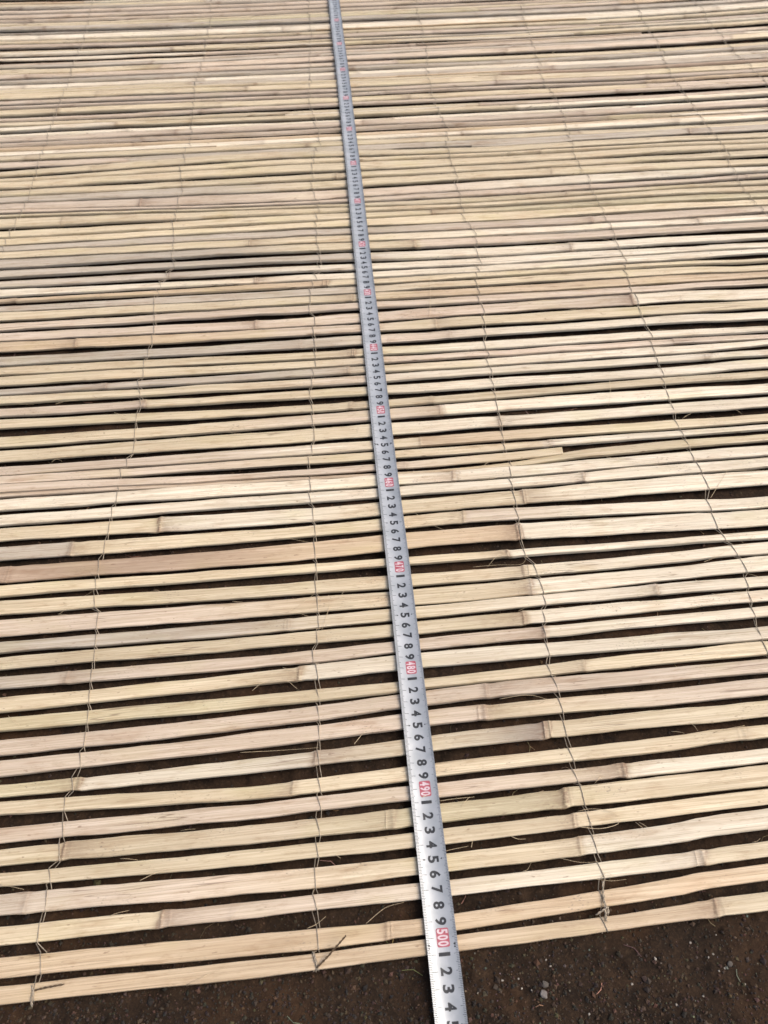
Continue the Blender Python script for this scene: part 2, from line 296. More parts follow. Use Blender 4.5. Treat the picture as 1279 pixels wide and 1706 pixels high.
def bamboo_material():
    k = NT('split_bamboo')
    oc = k.n('ShaderNodeTexCoord').outputs['Object']
    rnd = k.n('ShaderNodeObjectInfo').outputs['Random']
    cx = k.n('ShaderNodeCombineXYZ')
    off = k.math('MULTIPLY', rnd, 300.0)
    for i in range(3):
        k.l(off, cx.inputs[i])
    off = cx.outputs[0]
    tone = k.n('ShaderNodeAttribute', attribute_name='tone')
    node = tone.outputs['Alpha']
    fine = k.noise(k.scaled(oc, (14, 1500, 900), off), 1, 3, 0.6)          # fibre streaks along the slat
    band = k.noise(k.scaled(oc, (9, 330, 330), off), 1, 3, 0.6)            # wider light and dark bands
    blot = k.noise(k.scaled(oc, (22, 95, 95), off), 1, 3, 0.6)             # stained patches
    hue = k.noise(k.scaled(oc, (16, 40, 40), off), 1, 2, 0.5)
    spot = k.noise(k.scaled(oc, (150, 420, 420), off), 1, 2, 0.5)
    col = tone.outputs['Color']
    col = k.mix(1.0, col, k.mix(k.ramp(fine, 0.32, 0.68), (0.76, 0.72, 0.66), (1.10, 1.10, 1.09)), 'MULTIPLY')
    col = k.mix(1.0, col, k.mix(k.ramp(band, 0.32, 0.68), (0.83, 0.79, 0.74), (1.06, 1.06, 1.07)), 'MULTIPLY')
    col = k.mix(k.ramp(hue, 0.55, 0.75, 0, 0.3), col, k.mix(1.0, col, (1.0, 0.89, 0.82), 'MULTIPLY'))
    col = k.mix(k.ramp(hue, 0.45, 0.25, 0, 0.4), col, k.mix(1.0, col, (0.94, 0.97, 0.78), 'MULTIPLY'))
    col = k.mix(k.ramp(blot, 0.56, 0.74, 0, 0.55), col, k.mix(1.0, col, (0.70, 0.59, 0.50), 'MULTIPLY'))
    col = k.mix(k.ramp(spot, 0.69, 0.76, 0, 0.55), col, (0.16, 0.09, 0.05))
    mould = k.math('MULTIPLY', k.ramp(k.noise(k.scaled(oc, (420, 900, 900), off), 1, 2, 0.5), 0.60, 0.70), k.ramp(k.noise(k.scaled(oc, (26, 40, 40), off), 1, 2, 0.5), 0.56, 0.68))
    col = k.mix(k.math('MULTIPLY', mould, 0.7), col, (0.17, 0.14, 0.11))
    dirt = k.ramp(k.noise(k.scaled(oc, (60, 260, 260), off), 1, 4, 0.7), 0.54, 0.70, 0, 0.45)
    col = k.mix(dirt, col, k.mix(1.0, col, (0.62, 0.52, 0.42), 'MULTIPLY'))
    ck = k.noise(k.scaled(oc, (5, 210, 60), off), 1, 1, 0.4)
    line = k.ramp(k.math('ABSOLUTE', k.math('SUBTRACT', ck, 0.5)), 0.004, 0.012, 1.0, 0.0)
    where = k.ramp(k.noise(k.scaled(oc, (7, 20, 20), off), 1, 1, 0.4), 0.56, 0.60)
    col = k.mix(k.math('MULTIPLY', k.math('MULTIPLY', line, where), 0.6), col, (0.15, 0.095, 0.055))
    nm = k.math('MULTIPLY', node, k.ramp(k.noise(k.scaled(oc, (170, 700, 700), off), 1, 3, 0.65), 0.28, 0.55, 0.3, 1.0), True)
    col = k.mix(nm, col, (0.165, 0.095, 0.055))
    k.l(col, k.b.inputs['Base Color'])
    k.l(k.ramp(band, 0.3, 0.7, 0.56, 0.38), k.b.inputs['Roughness'])
    k.b.inputs['Specular IOR Level'].default_value = 0.42
    bmp = k.n('ShaderNodeBump')
    bmp.inputs['Strength'].default_value = 0.6
    bmp.inputs['Distance'].default_value = 0.0005
    k.l(k.math('ADD', fine, k.math('MULTIPLY', node, spot)), bmp.inputs['Height'])
    k.l(bmp.outputs[0], k.b.inputs['Normal'])
    return k.m

def soil_material():
    k = NT('dark_soil')
    oc = k.n('ShaderNodeTexCoord').outputs['Object']
    a = k.noise(oc, 60, 5, 0.65)
    b = k.noise(oc, 420, 4, 0.7)
    c = k.noise(oc, 14, 3, 0.5)
    col = k.mix(k.ramp(a, 0.3, 0.7), (0.008, 0.0048, 0.0028), (0.029, 0.0165, 0.009))
    col = k.mix(k.ramp(b, 0.5, 0.8, 0, 0.65), col, (0.068, 0.041, 0.023))
    col = k.mix(k.ramp(c, 0.5, 0.75, 0, 0.5), col, (0.06, 0.028, 0.012))
    k.l(col, k.b.inputs['Base Color'])
    k.b.inputs['Roughness'].default_value = 0.93
    k.b.inputs['Specular IOR Level'].default_value = 0.2
    bmp = k.n('ShaderNodeBump')
    bmp.inputs['Strength'].default_value = 0.8
    bmp.inputs['Distance'].default_value = 0.0012
    k.l(k.math('ADD', a, b), bmp.inputs['Height'])
    k.l(bmp.outputs[0], k.b.inputs['Normal'])
    return k.m

def attr_material(name, rough=0.85, grain=500, amount=0.3):
    k = NT(name)
    oc = k.n('ShaderNodeTexCoord').outputs['Object']
    t = k.n('ShaderNodeAttribute', attribute_name='tone').outputs['Color']
    nz = k.noise(oc, grain, 3, 0.6)
    k.l(k.mix(1.0, t, k.mix(k.ramp(nz, 0.3, 0.7), (1 - amount,) * 3, (1 + amount,) * 3), 'MULTIPLY'), k.b.inputs['Base Color'])
    k.b.inputs['Roughness'].default_value = rough
    return k.m

def plain_material(name, colour, rough=0.5, metal=0.0, grain=0.0, gscale=300, spec=0.5):
    k = NT(name)
    oc = k.n('ShaderNodeTexCoord').outputs['Object']
    nz = k.noise(oc, gscale, 4, 0.6)
    lo = tuple(c * (1 - grain) for c in colour)
    hi = tuple(c * (1 + grain) for c in colour)
    k.l(k.mix(k.ramp(nz, 0.3, 0.7), lo, hi), k.b.inputs['Base Color'])
    k.b.inputs['Roughness'].default_value = rough
    k.b.inputs['Metallic'].default_value = metal
    k.b.inputs['Specular IOR Level'].default_value = spec
    return k.m

def blade_material():
    k = NT('lacquered_steel_blade')
    oc = k.n('ShaderNodeTexCoord').outputs['Object']
    scr = k.noise(k.scaled(oc, (900, 22, 900)), 1, 3, 0.6)      # scuffs along the blade
    cloud = k.noise(oc, 70, 3, 0.5)
    col = k.mix(k.ramp(cloud, 0.35, 0.65), (0.33, 0.35, 0.365), (0.43, 0.445, 0.46))
    col = k.mix(k.ramp(scr, 0.56, 0.68, 0, 0.5), col, (0.36, 0.38, 0.40))
    k.l(col, k.b.inputs['Base Color'])
    k.l(k.ramp(scr, 0.4, 0.7, 0.30, 0.42), k.b.inputs['Roughness'])
    k.b.inputs['Metallic'].default_value = 0.25
    return k.m

M_BAMBOO = bamboo_material()
M_SOIL = soil_material()
M_GRIT = attr_material('grit', 0.85)
M_FIBRE = plain_material('bamboo_fibre', (0.55, 0.43, 0.27), 0.6, 0, 0.25, 200)
M_WIRE = plain_material('galvanised_wire', (0.34, 0.285, 0.215), 0.45, 0.4, 0.45, 250)
M_RUST = plain_material('rusty_wire', (0.10, 0.065, 0.035), 0.7, 0.2, 0.5, 400)
M_STONE = plain_material('grey_stone', (0.17, 0.15, 0.135), 0.85, 0, 0.35, 350)
M_DULL = plain_material('dull_stone', (0.085, 0.072, 0.06), 0.9, 0, 0.4, 350)
M_PALE = plain_material('pale_stone', (0.30, 0.265, 0.22), 0.8, 0, 0.25, 500)
M_BLADE = blade_material()
M_BLACK = plain_material('black_print', (0.022, 0.023, 0.026), 0.45, 0, 0.15, 400)
M_GREY = plain_material('grey_print', (0.05, 0.052, 0.06), 0.45, 0, 0.15, 400)
M_RED = plain_material('red_print', (0.36, 0.085, 0.11), 0.45, 0, 0.1, 400)
M_WHITE = plain_material('white_print', (0.58, 0.46, 0.48), 0.45, 0, 0.05, 400)

# ------------------------------------------------------------------ ground
def axis(fine_lo, fine_hi, fine, mid_lo, mid_hi, mid, far):
    a = list(np.arange(fine_lo, fine_hi, fine))
    b = list(np.arange(fine_hi, mid_hi, mid))
    c = list(np.arange(fine_lo - mid, mid_lo, -mid))[::-1]
    o = c + a + b
    hi, lo, s = o[-1], o[0], mid
    up, dn = [], []
    while hi < far:
        s *= 1.35
        hi += s
        up.append(hi)
    s = mid
    while lo > -far:
        s *= 1.35
        lo -= s
        dn.append(lo)
    return np.array(dn[::-1] + o + up)

def soil_height(x, y):
    """cm above the mean soil level"""
    z = 0.16 * noise2(x, y, 9.0, 1) + 0.10 * noise2(x, y, 3.2, 2) + 0.075 * np.abs(noise2(x, y, 1.3, 3)) \
        + 0.05 * noise2(x, y, 0.55, 4) + 0.035 * noise2(x, y, 0.27, 6)
    clod = np.clip(noise2(x, y, 0.8, 7) - 0.3, 0, 1)
    big = np.clip(noise2(x, y, 2.1, 8) - 0.35, 0, 1)
    z = z + 0.28 * clod + 0.3 * big
    under = np.clip((y - 9.5 - 0.09 * x) / 3.0, 0, 1)              # pressed down below the mat
    return np.minimum(z, 0.34 - 0.1 * under) - 0.18 * under

gx = axis(-30, 32, 0.16, -125, 125, 1.0, 900)
gy = axis(-2, 34, 0.16, -40, 235, 0.9, 900)
GX, GY = np.meshgrid(gx, gy)
GZ = soil_height(GX, GY)
nv = GX.size
me = bpy.data.meshes.new('ground')
co = np.stack([GX, GY, GZ], -1).reshape(-1, 3) * CM
nx, ny = len(gx), len(gy)
idx = np.arange(nv).reshape(ny, nx)
quad = np.stack([idx[:-1, :-1], idx[:-1, 1:], idx[1:, 1:], idx[1:, :-1]], -1).reshape(-1)
me.vertices.add(nv)
me.vertices.foreach_set('co', co.reshape(-1))
nf = (nx - 1) * (ny - 1)
me.loops.add(nf * 4)
me.loops.foreach_set('vertex_index', quad)
me.polygons.add(nf)
me.polygons.foreach_set('loop_start', np.arange(0, nf * 4, 4))
me.polygons.foreach_set('use_smooth', np.ones(nf, bool))
me.update(calc_edges=True)
me.materials.append(M_SOIL)
ground = link(bpy.data.objects.new('ground', me))
ground['kind'] = 'structure'
ground['label'] = 'bare dark brown soil under and in front of the bamboo mat'

# ------------------------------------------------------------------ the bamboo mat
mat_root = link(bpy.data.objects.new('bamboo_mat', None))
MAT_O = Vector((0.0, 0.12, 0.0))
mat_root.location = MAT_O
tag(mat_root, 'pale split-bamboo mat of parallel slats tied with thin wire on dark soil', 'bamboo mat')

PAL = {'c': (0.605, 0.52, 0.37), 'w': (0.70, 0.635, 0.51), 'p': (0.575, 0.485, 0.385), 't': (0.575, 0.46, 0.32),
       'g': (0.48, 0.425, 0.345), 'k': (0.56, 0.495, 0.335), 'b': (0.41, 0.31, 0.225), 's': (0.43, 0.395, 0.345), 'n': (0.28, 0.285, 0.29)}
KEYS = 'ccccwwwpppppgggttkb'
THICK = 0.38

# the slats beyond the measured ones carry on at the same pitch
rows = [[list(p) for p in r] for r in SLATS]
last = [np.array(r) for r in rows[-8:]]
ux = np.linspace(-80, 80, 9)
shape = np.mean([np.interp(ux, r[:, 0], r[:, 1] - np.interp(0, r[:, 0], r[:, 1])) for r in last], axis=0)
y = np.interp(0, [p[0] for p in rows[-1]], [p[1] for p in rows[-1]])
while y < 196:
    y += rng.uniform(1.3, 1.9)
    w = rng.choice((0.6, 0.8, 0.95, 1.1, 1.2, 1.3, 1.45))
    tilt = rng.gauss(0, 0.006)
    kr, kl = 0.0002 + max(0, y - 110) * 0.000014, max(0, y - 110) * 0.00001     # the far rows bow away at both sides
    f = min(1.0, max(0.0, (y - 100) / 12.0))
    rows.append([[x, y + (1 - f) * s + f * (0.052 * x + kr * max(0, x - 25) ** 2 + kl * max(0, -x - 25) ** 2) + tilt * x + rng.gauss(0, 0.10), w * rng.uniform(0.92, 1.08)] for x, s in zip(ux, shape)])
NS = len(rows)

sl_l = np.array([(r[1][1] - r[0][1]) / (r[1][0] - r[0][0]) for r in rows])
sl_r = np.array([(r[-1][1] - r[-3][1]) / (r[-1][0] - r[-3][0]) for r in rows])
def local_mean(a, i, k=6):
    return float(np.mean(a[max(0, i - k):i + k + 1]))

HALF = 112.0                                          # half the mat's breadth, cm
nodes_by = {}
for i, x, s in NODES:
    nodes_by.setdefault(i, []).append([x, s])

centre = []                                           # centre[i](x) -> y, width[i](x) -> w, top[i] -> z
def make_slat(name, row, i, x_lo, x_hi, dz, roll, thick, nodes, tones, parent):
    P = [tuple(p) for p in row]
    if x_lo < P[0][0]:
        m = local_mean(sl_l, min(i, NS - 1))
        d = P[0][0] - x_lo
        P = [(x_lo, P[0][1] - m * d, P[0][2]), (P[0][0] - d * 0.5, P[0][1] - m * d * 0.5, P[0][2] * rng.uniform(.92, 1.08))] + P
    if x_hi > P[-1][0] + 0.1:
        m = local_mean(sl_r, min(i, NS - 1))
        d = x_hi - P[-1][0]
        P = P + [(P[-1][0] + d * 0.5, P[-1][1] + m * d * 0.5, P[-1][2] * rng.uniform(.92, 1.08)), (x_hi, P[-1][1] + m * d, P[-1][2])]
    P = np.array(P)
    far = i >= 60
    step = 1.5 if far else 1.0
    xs = set(np.round(np.arange(x_lo, x_hi, step), 3)) | {round(x_hi, 3)}
    for xn, s in nodes:
        xs |= set(np.round(np.arange(xn - 1.0, xn + 1.0, 0.3 if far else 0.075), 3))
    xs = np.array(sorted(v for v in xs if x_lo <= v <= x_hi))
    keep = np.concatenate([[True], np.diff(xs) > 0.03])
    xs = xs[keep]
    # smooth curve through the control points
    cm_ = np.array(catmull(P, 1.0))
    yc = np.interp(xs, cm_[:, 0], cm_[:, 1]) + (0.045 if i < 30 else 0.075) * smooth_noise(xs, 5.0, i * 7 + 1) + 0.018 * smooth_noise(xs, 1.6, i * 7 + 9)
    w = np.interp(xs, cm_[:, 0], cm_[:, 2]) * (1 + 0.075 * smooth_noise(xs, 5.0, i * 7 + 2) + 0.03 * smooth_noise(xs, 1.3, i * 7 + 8))
    z = (dz(xs) if callable(dz) else dz) + 0.03 * smooth_noise(xs, 12.0, i * 7 + 3) - 0.03 + 0.012 * smooth_noise(xs, 1.7, i * 7 + 6)
    rl = roll + 0.12 * smooth_noise(xs, 25.0, i * 7 + 4)
    th = np.full_like(xs, thick)
    mask = np.zeros_like(xs)
    for xn, s in nodes:
        u = xs - xn
        sgn = 1 if int(abs(xn) * 10) % 2 else -1
        v = u * sgn
        k1, k2 = 0.06 + 0.12 * ((abs(xn) * 7.3) % 1), 0.18 + 0.4 * ((abs(xn) * 3.7) % 1)
        k3 = ((abs(xn) * 11.9) % 1) ** 1.5                     # some joints have only one ridge
        ridge = np.exp(-(v / k1) ** 2) + k3 * np.exp(-((v - k2) / 0.06) ** 2) + 0.35 / (1 + np.exp(-np.clip(v / 0.05, -40, 40))) * np.exp(-np.clip(v, 0, None) / 0.9)
        w = w * (1 + 0.07 * s * np.exp(-(u / 0.35) ** 2))
        z = z + 0.06 * s * ridge
        yc = yc + 0.06 * s * sgn * np.sin(u * 2.2) * np.exp(-(u / 0.9) ** 2)
        side = 1.0 if int(abs(xn) * 100) % 3 else -1.0          # the stain runs out to one side of the joint
        mask = np.maximum(mask, min(1.0, 0.9 * s) * np.exp(-((v + 0.12) / 0.11) ** 2))
        mask = np.maximum(mask, min(1.0, 0.9 * s) * k3 * np.exp(-((v - k2 - 0.08) / 0.07) ** 2))
        mask = np.maximum(mask, min(0.7, 0.6 * s) * np.exp(-(u / 0.42) ** 2))
        mask = np.maximum(mask, min(0.75, 0.62 * s) * np.exp(-np.clip(-u * side, 0, None) / 1.9) * (u * side < 0.25))
    # colour along the slat
    col = np.zeros((len(xs), 3))
    seg = sorted(tones)
    for j, (xs0, key) in enumerate(seg):
        c = np.array(PAL[key]) * (1 + 0.05 * nrg.standard_normal())
        crisp = min([abs(xs0 - q[0]) for q in nodes] + [99]) < 1.3
        wgt = 1 / (1 + np.exp(-np.clip((xs - xs0) / (0.09 if crisp else 2.6), -60, 60))) if j else np.ones_like(xs)
        col = col * (1 - wgt[:, None]) + c[None] * wgt[:, None]
    col = col * (1 + 0.05 * smooth_noise(xs, 9.0, i * 7 + 5))[:, None]
    # cross-section: nearly flat crowned top, rounded arrises, upright cut sides
    bz = (0.55, 0.24, 0.05) if i >= 50 else (0.42, 0.14, 0.02)
    prof = [(-0.5, -bz[0]), (-0.47, -bz[1]), (-0.39, -bz[2]), (-0.18, 0.0), (0.15, 0.012), (0.39, -bz[2]), (0.47, -bz[1]), (0.5, -bz[0]), (0.46, -1.0), (-0.46, -1.0)]
    n = len(prof)
    ang = math.atan2(yc[-1] - yc[0], xs[-1] - xs[0])
    ox, oy = (xs[0] + xs[-1]) / 2, float(np.interp((xs[0] + xs[-1]) / 2, xs, yc))
    ca, sa = math.cos(-ang), math.sin(-ang)
    V = np.zeros((len(xs), n, 3))
    for j, (py, pz) in enumerate(prof):
        yy = py * w
        zz = np.where(pz > -0.9, pz * thick, -th)
        dy = yy * np.cos(rl) - zz * np.sin(rl)
        dzv = yy * np.sin(rl) + zz * np.cos(rl)
        X, Y, Z = xs - ox, yc + dy - oy, z + dzv
        V[:, j, 0] = X * ca - Y * sa
        V[:, j, 1] = X * sa + Y * ca
        V[:, j, 2] = Z
    faces = []
    for a in range(len(xs) - 1):
        for j in range(n):
            j2 = (j + 1) % n
            faces.append((a * n + j, (a + 1) * n + j, (a + 1) * n + j2, a * n + j2))
    faces.append(tuple(range(n)))
    faces.append(tuple((len(xs) - 1) * n + j for j in range(n))[::-1])
    o = mesh_obj(name, V.reshape(-1, 3) * CM, faces, M_BAMBOO, parent, smooth=True, sharp=38)
    o.location = Vector((ox * CM, oy * CM, MAT_Z * CM)) - MAT_O
    o.rotation_euler = (0, 0, ang)
    at = o.data.color_attributes.new('tone', 'FLOAT_COLOR', 'POINT')
    # joints and colour changes run ragged across the slat, not square to it
    lean = rng.uniform(-0.25, 0.25)
    shift = [lean * p[0] * 2 + rng.uniform(-0.13, 0.13) for p in prof]
    rgba = np.zeros((len(xs), n, 4), np.float32)
    for j in range(n):
        for c in range(3):
            rgba[:, j, c] = np.interp(xs + shift[j], xs, col[:, c])
        rgba[:, j, 3] = np.interp(xs + shift[j] * 0.7, xs, mask)
    at.data.foreach_set('color', rgba.reshape(-1))
    return xs, yc, w, z

slat_geo = []
for i in range(NS):
    idx1 = i + 1
    nodes = list(nodes_by.get(idx1, []))
    # joints also occur where the photograph does not reach or cannot show them
    spots = [p[0] for p in rows[i]]
    lo_seen, hi_seen = (spots[0], spots[-1]) if i < 59 else (999, 999)
    xx = -HALF + rng.uniform(0, 30)
    while xx < HALF:
        if not (lo_seen - 3 < xx < hi_seen + 3):
            nodes.append([xx, rng.uniform(0.3, 0.95)])
        xx += rng.uniform(24, 44)
    tones = list(TONES.get(idx1, []))
    if not tones:
        tones = [(-400, rng.choice(KEYS))] + [(x, rng.choice(KEYS)) for x, s in nodes if rng.random() < (0.5 if i < 44 else 0.2)]
    else:
        tones = [tuple(t) for t in tones]
    if i >= 59:
        dz, roll = rng.choice((-0.02, -0.06, -0.12, -0.2, -0.3)) + rng.uniform(-0.04, 0.0), rng.gauss(-0.03, 0.15)
    elif i >= 40:
        dz, roll = rng.uniform(-0.16, 0.0), rng.gauss(-0.01, 0.09)
    else:
        dz, roll = rng.uniform(-0.10, 0.0), rng.gauss(0.0, 0.05)
    if idx1 == 25:
        dz = lambda x: -0.34 + 0.30 / (1 + np.exp(-(x - 17) / 1.5))
    th = THICK * rng.uniform(0.85, 1.1) if i < 44 else rng.uniform(0.42, 0.62)
    slat_geo.append(make_slat('slat', rows[i], i, -HALF + rng.uniform(-1.5, 1.5), HALF + rng.uniform(-1.5, 1.5), dz, roll, th, nodes, tones, mat_root))

o_nodes = [[2.2, 0.5], [-40.0, 0.6]]
make_slat('slat', OVER_SLAT, 24, -HALF, OVER_SLAT[-1][0], -0.02, 0.0, 0.26, o_nodes, [(-400, 'p'), (-8, 'p'), (6.0, 'c')], mat_root)
bpy.data.objects['slat.%03d' % NS]['label'] = 'split slat whose cut end stops short of its neighbours'

# narrow offcuts caught between the slats, each with its own visible ends
n_strip = 0
for k in range(22):
    i = rng.randrange(57, NS - 8)
    xs_, yc_, w_, z_ = slat_geo[i]
    xb, yb, wb, zb_ = slat_geo[i + 1]
    x0 = rng.uniform(-70, 50)
    ln = rng.uniform(14, 55)
    px = np.linspace(x0, x0 + ln, 6)
    lo_ = np.interp(px, xs_, yc_) + np.interp(px, xs_, w_) / 2
    hi_ = np.interp(px, xb, yb) - np.interp(px, xb, wb) / 2
    gap = np.clip(hi_ - lo_, 0.25, 1.2)
    wd = np.minimum(gap * 0.9, rng.uniform(0.35, 0.75)) * np.array([0.45, 0.9, 1, 1, 0.9, 0.5])
    tl = np.linspace(-0.5, 0.5, 6) * rng.uniform(-1, 1) * 0.35
    row = [[float(a), float(b), float(c)] for a, b, c in zip(px, (lo_ + hi_) / 2 + tl * (gap - wd), wd)]
    key = rng.choice('cwwpgt')
    make_slat('offcut_strip', row, i, row[0][0], row[-1][0], rng.uniform(-0.16, -0.02), rng.gauss(0, 0.1), 0.24, [[x0 + ln * rng.random(), 0.6]] if rng.random() < 0.5 else [], [(-400, key)], mat_root)

# ------------------------------------------------------------------ tie wires: two strands twisted between the slats
RW = 0.034
def at_slat(i, x):
    xs, yc, w, z = slat_geo[i]
    return float(np.interp(x, xs, yc)), float(np.interp(x, xs, w)), float(np.interp(x, xs, z))

def make_wire(ctrl, seed):
    r = random.Random(seed)
    P = sorted([tuple(p) for p in ctrl], key=lambda p: p[1])
    # carry the line on to both ends of the mat
    k = min(len(P) - 1, 12)
    ml = (P[k][0] - P[0][0]) / (P[k][1] - P[0][1])
    mh = (P[-1][0] - P[-1 - k][0]) / (P[-1][1] - P[-1 - k][1])
    ys = np.array([p[1] for p in P])
    xs = np.array([p[0] for p in P])
    def xa(yv):
        if yv < ys[0]:
            return xs[0] + ml * (yv - ys[0])
        if yv > ys[-1]:
            return xs[-1] + mh * (yv - ys[-1]) + 0.5 * math.sin(yv * 0.21 + seed)
        return float(np.interp(yv, ys, xs))
    strands = ([], [])
    for i in range(NS):
        yc, w, z = at_slat(i, 0.0)
        x = xa(yc)
        for _ in range(3):
            yc, w, z = at_slat(i, x)
            x = xa(yc)
        x += r.gauss(0, 0.05 if i < 30 else 0.13)
        yc, w, z = at_slat(i, x)
        d = r.uniform(0.06, 0.2) if i < 40 else r.uniform(0.08, 0.3)
        far_y, near_y = yc + w / 2, yc - w / 2
        zt = z + 0.012 + RW + (0.0 if i < 30 else 0.03 if i < 44 else 0.075)
        over = strands[i % 2]
        under = strands[1 - i % 2]
        over += [(x + d, near_y - 0.05, z - 0.08), (x + d * 0.9, near_y + 0.06, zt - 0.02), (x + d * 0.2, yc, zt + 0.012), (x - d * 0.8, far_y - 0.06, zt - 0.02), (x - d, far_y + 0.05, z - 0.08)]
        zb = z - THICK * 1.12 - RW
        under += [(x - d, near_y - 0.06, z - 0.2), (x - d * 0.5, near_y + 0.1, zb), (x + d * 0.6, far_y - 0.1, zb), (x + d, far_y + 0.06, z - 0.2)]
    parts = [tube([(a * CM, b * CM, (c + MAT_Z) * CM) for a, b, c in s], RW * CM, 5) for s in strands]
    V, Fc = merge(parts)
    o = mesh_obj('tie_wire', [Vector(v) - MAT_O for v in V], Fc, M_WIRE, mat_root, smooth=True)
    return o, strands

wires = []
for k, w in enumerate(WIRES):
    wires.append(make_wire(w, 31 + k))

def wire_tail(pts, wire, mat):
    """the loose twisted end of a tie wire, a sub-part of that wire"""
    c = catmull(pts, 0.08)
    n = len(c)
    ps = []
    for ph in (0, math.pi):
        q = []
        for j, p in enumerate(c):
            a = j * 0.75 + ph
            q.append(((p[0] + 0.045 * math.cos(a)) * CM, (p[1] + 0.045 * math.sin(a) * 0.6) * CM, (p[2] + 0.03 * math.sin(a) + MAT_Z) * CM))
        ps.append(tube(q, 0.04 * CM, 5))
    V, Fc = merge(ps)
    return mesh_obj('twisted_end', [Vector(v) - MAT_O for v in V], Fc, mat, wire, smooth=True)

for k_, pts_, mt_ in ((1, [(-23.65,6.22,0.08),(-23.28,6.32,0.1),(-22.55,6.44,0.12),(-21.71,6.56,0.14)], M_RUST),
                      (1, [(-23.89,6.56,-0.05),(-23.64,6.19,0.08),(-23.69,5.78,0.02),(-23.63,5.38,-0.25)], M_WIRE),
                      (2, [(-5.04,7.25,0.08),(-4.38,7.8,0.3),(-3.79,8.35,0.55),(-3.11,8.99,0.8)], M_RUST),
                      (2, [(-5.36,8.2,-0.05),(-5.18,7.74,0.08),(-5.04,7.25,0.03),(-5.12,7.04,-0.2)], M_WIRE),
                      (3, [(14.9,12.2,0.02),(14.78,11.36,0.05),(14.73,10.41,0.06),(14.68,9.67,0.1)], M_WIRE),
                      (3, [(14.05,10.08,0.05),(14.6,10.37,0.12),(14.92,10.52,0.1),(14.87,10.07,-0.05)], M_WIRE)):
    wire_tail(pts_, wires[k_][0], mt_)
# ------------------------------------------------------------------ loose fibres and splinters standing off the slats
def top_at(x, y):
    best = -0.45
    for xs, yc, w, z in slat_geo[:62]:
        yy = float(np.interp(x, xs, yc))
        ww = float(np.interp(x, xs, w))
        if abs(y - yy) < ww / 2:
            best = max(best, float(np.interp(x, xs, z)))
    return best

def fibre(pts, r0, lift):
    c = catmull([(x, y, 0.0) for x, y in pts], 0.3)
    n = len(c)
    q = []
    for j, p in enumerate(c):
        t = j / max(1, n - 1)
        zz = 0.05 + lift * math.sin(math.pi * min(1.0, t * 1.1))
        q.append((p[0] * CM, p[1] * CM, (zz + MAT_Z) * CM))
    rad = [r0 * CM * (1.0 - 0.55 * j / max(1, n - 1)) for j in range(n)]
    V, Fc = tube(q, rad, 4)
    return mesh_obj('loose_fibre', [Vector(v) - MAT_O for v in V], Fc, M_FIBRE, mat_root, smooth=True)

for f in FIBRES:
    fibre(f, rng.uniform(0.015, 0.025), rng.uniform(0.03, 0.2))
for _ in range(120):
    i = rng.randrange(0, 70)
    xx = rng.uniform(-34, 34) * (0.75 + 0.02 * i)
    yc, w, z = at_slat(i, xx)
    a = rng.gauss(0.06, 0.5)
    ln = rng.uniform(0.5, 3.0)
    if -4.6 < xx - (TAPE[0] - (yc - TAPE[1]) * math.tan(TAPE[2])) < 1.6:
        continue
    s = rng.choice((-1, 1))
    y0 = yc + s * w * 0.5
    bend = rng.uniform(-0.3, 0.3)
    fibre([(xx, y0), (xx + ln * 0.5, y0 + ln * 0.5 * math.tan(a) * 0.6 + bend), (xx + ln, y0 + ln * math.tan(a) * 0.6)], rng.uniform(0.012, 0.024), rng.uniform(0.0, 0.15))

# ------------------------------------------------------------------ steel measuring tape
TX, TY, TA = TAPE
tape_root = link(bpy.data.objects.new('measuring_tape', None))
tag(tape_root, 'silver steel measuring tape stretched across the bamboo mat', 'measuring tape')
# local frame of the blade: +Y runs towards smaller numbers (away), +X to the side where the digits' tops point
tape_root.location = (TX * CM, TY * CM, MAT_Z * CM)
tape_root.rotation_euler = (0, 0, TA)
BW, BR, BT = 2.14, 3.0, 0.022                      # flat width, bend radius, thickness (cm)
def blade_pt(u, s, lift=0.0):
    """u: 0..BW across from the tick edge, s: tape reading in cm, lift above the face"""
    a = (u - BW / 2) / BR
    r = BR - lift
    y = -(s - 500.0)
    z = 0.075 + BR - r * math.cos(a) + 0.03 * math.sin(s * 0.11) + 0.02 * math.sin(s * 0.31 + 1.0)
    x = r * math.sin(a) + 0.06 * math.sin(s * 0.052 + 0.6) + 0.02 * math.sin(s * 0.19)
    return (x * CM, y * CM, z * CM)

S0, S1 = 300.0, 512.0
nu = 14
V, Fc = [], []
st = np.arange(S0, S1 + 0.01, 1.0)
for s in st:
    for k in range(nu + 1):
        V.append(blade_pt(BW * k / nu, s, 0.0))
    for k in range(nu, -1, -1):
        V.append(blade_pt(BW * k / nu, s, -BT))
m = 2 * (nu + 1)
for a in range(len(st) - 1):
    for k in range(m):
        k2 = (k + 1) % m
        Fc.append((a * m + k, a * m + k2, (a + 1) * m + k2, (a + 1) * m + k))
Fc.append(tuple(range(m))[::-1])
Fc.append(tuple((len(st) - 1) * m + k for k in range(m)))
blade = mesh_obj('blade', V, Fc, M_BLADE, tape_root, smooth=True, sharp=40)

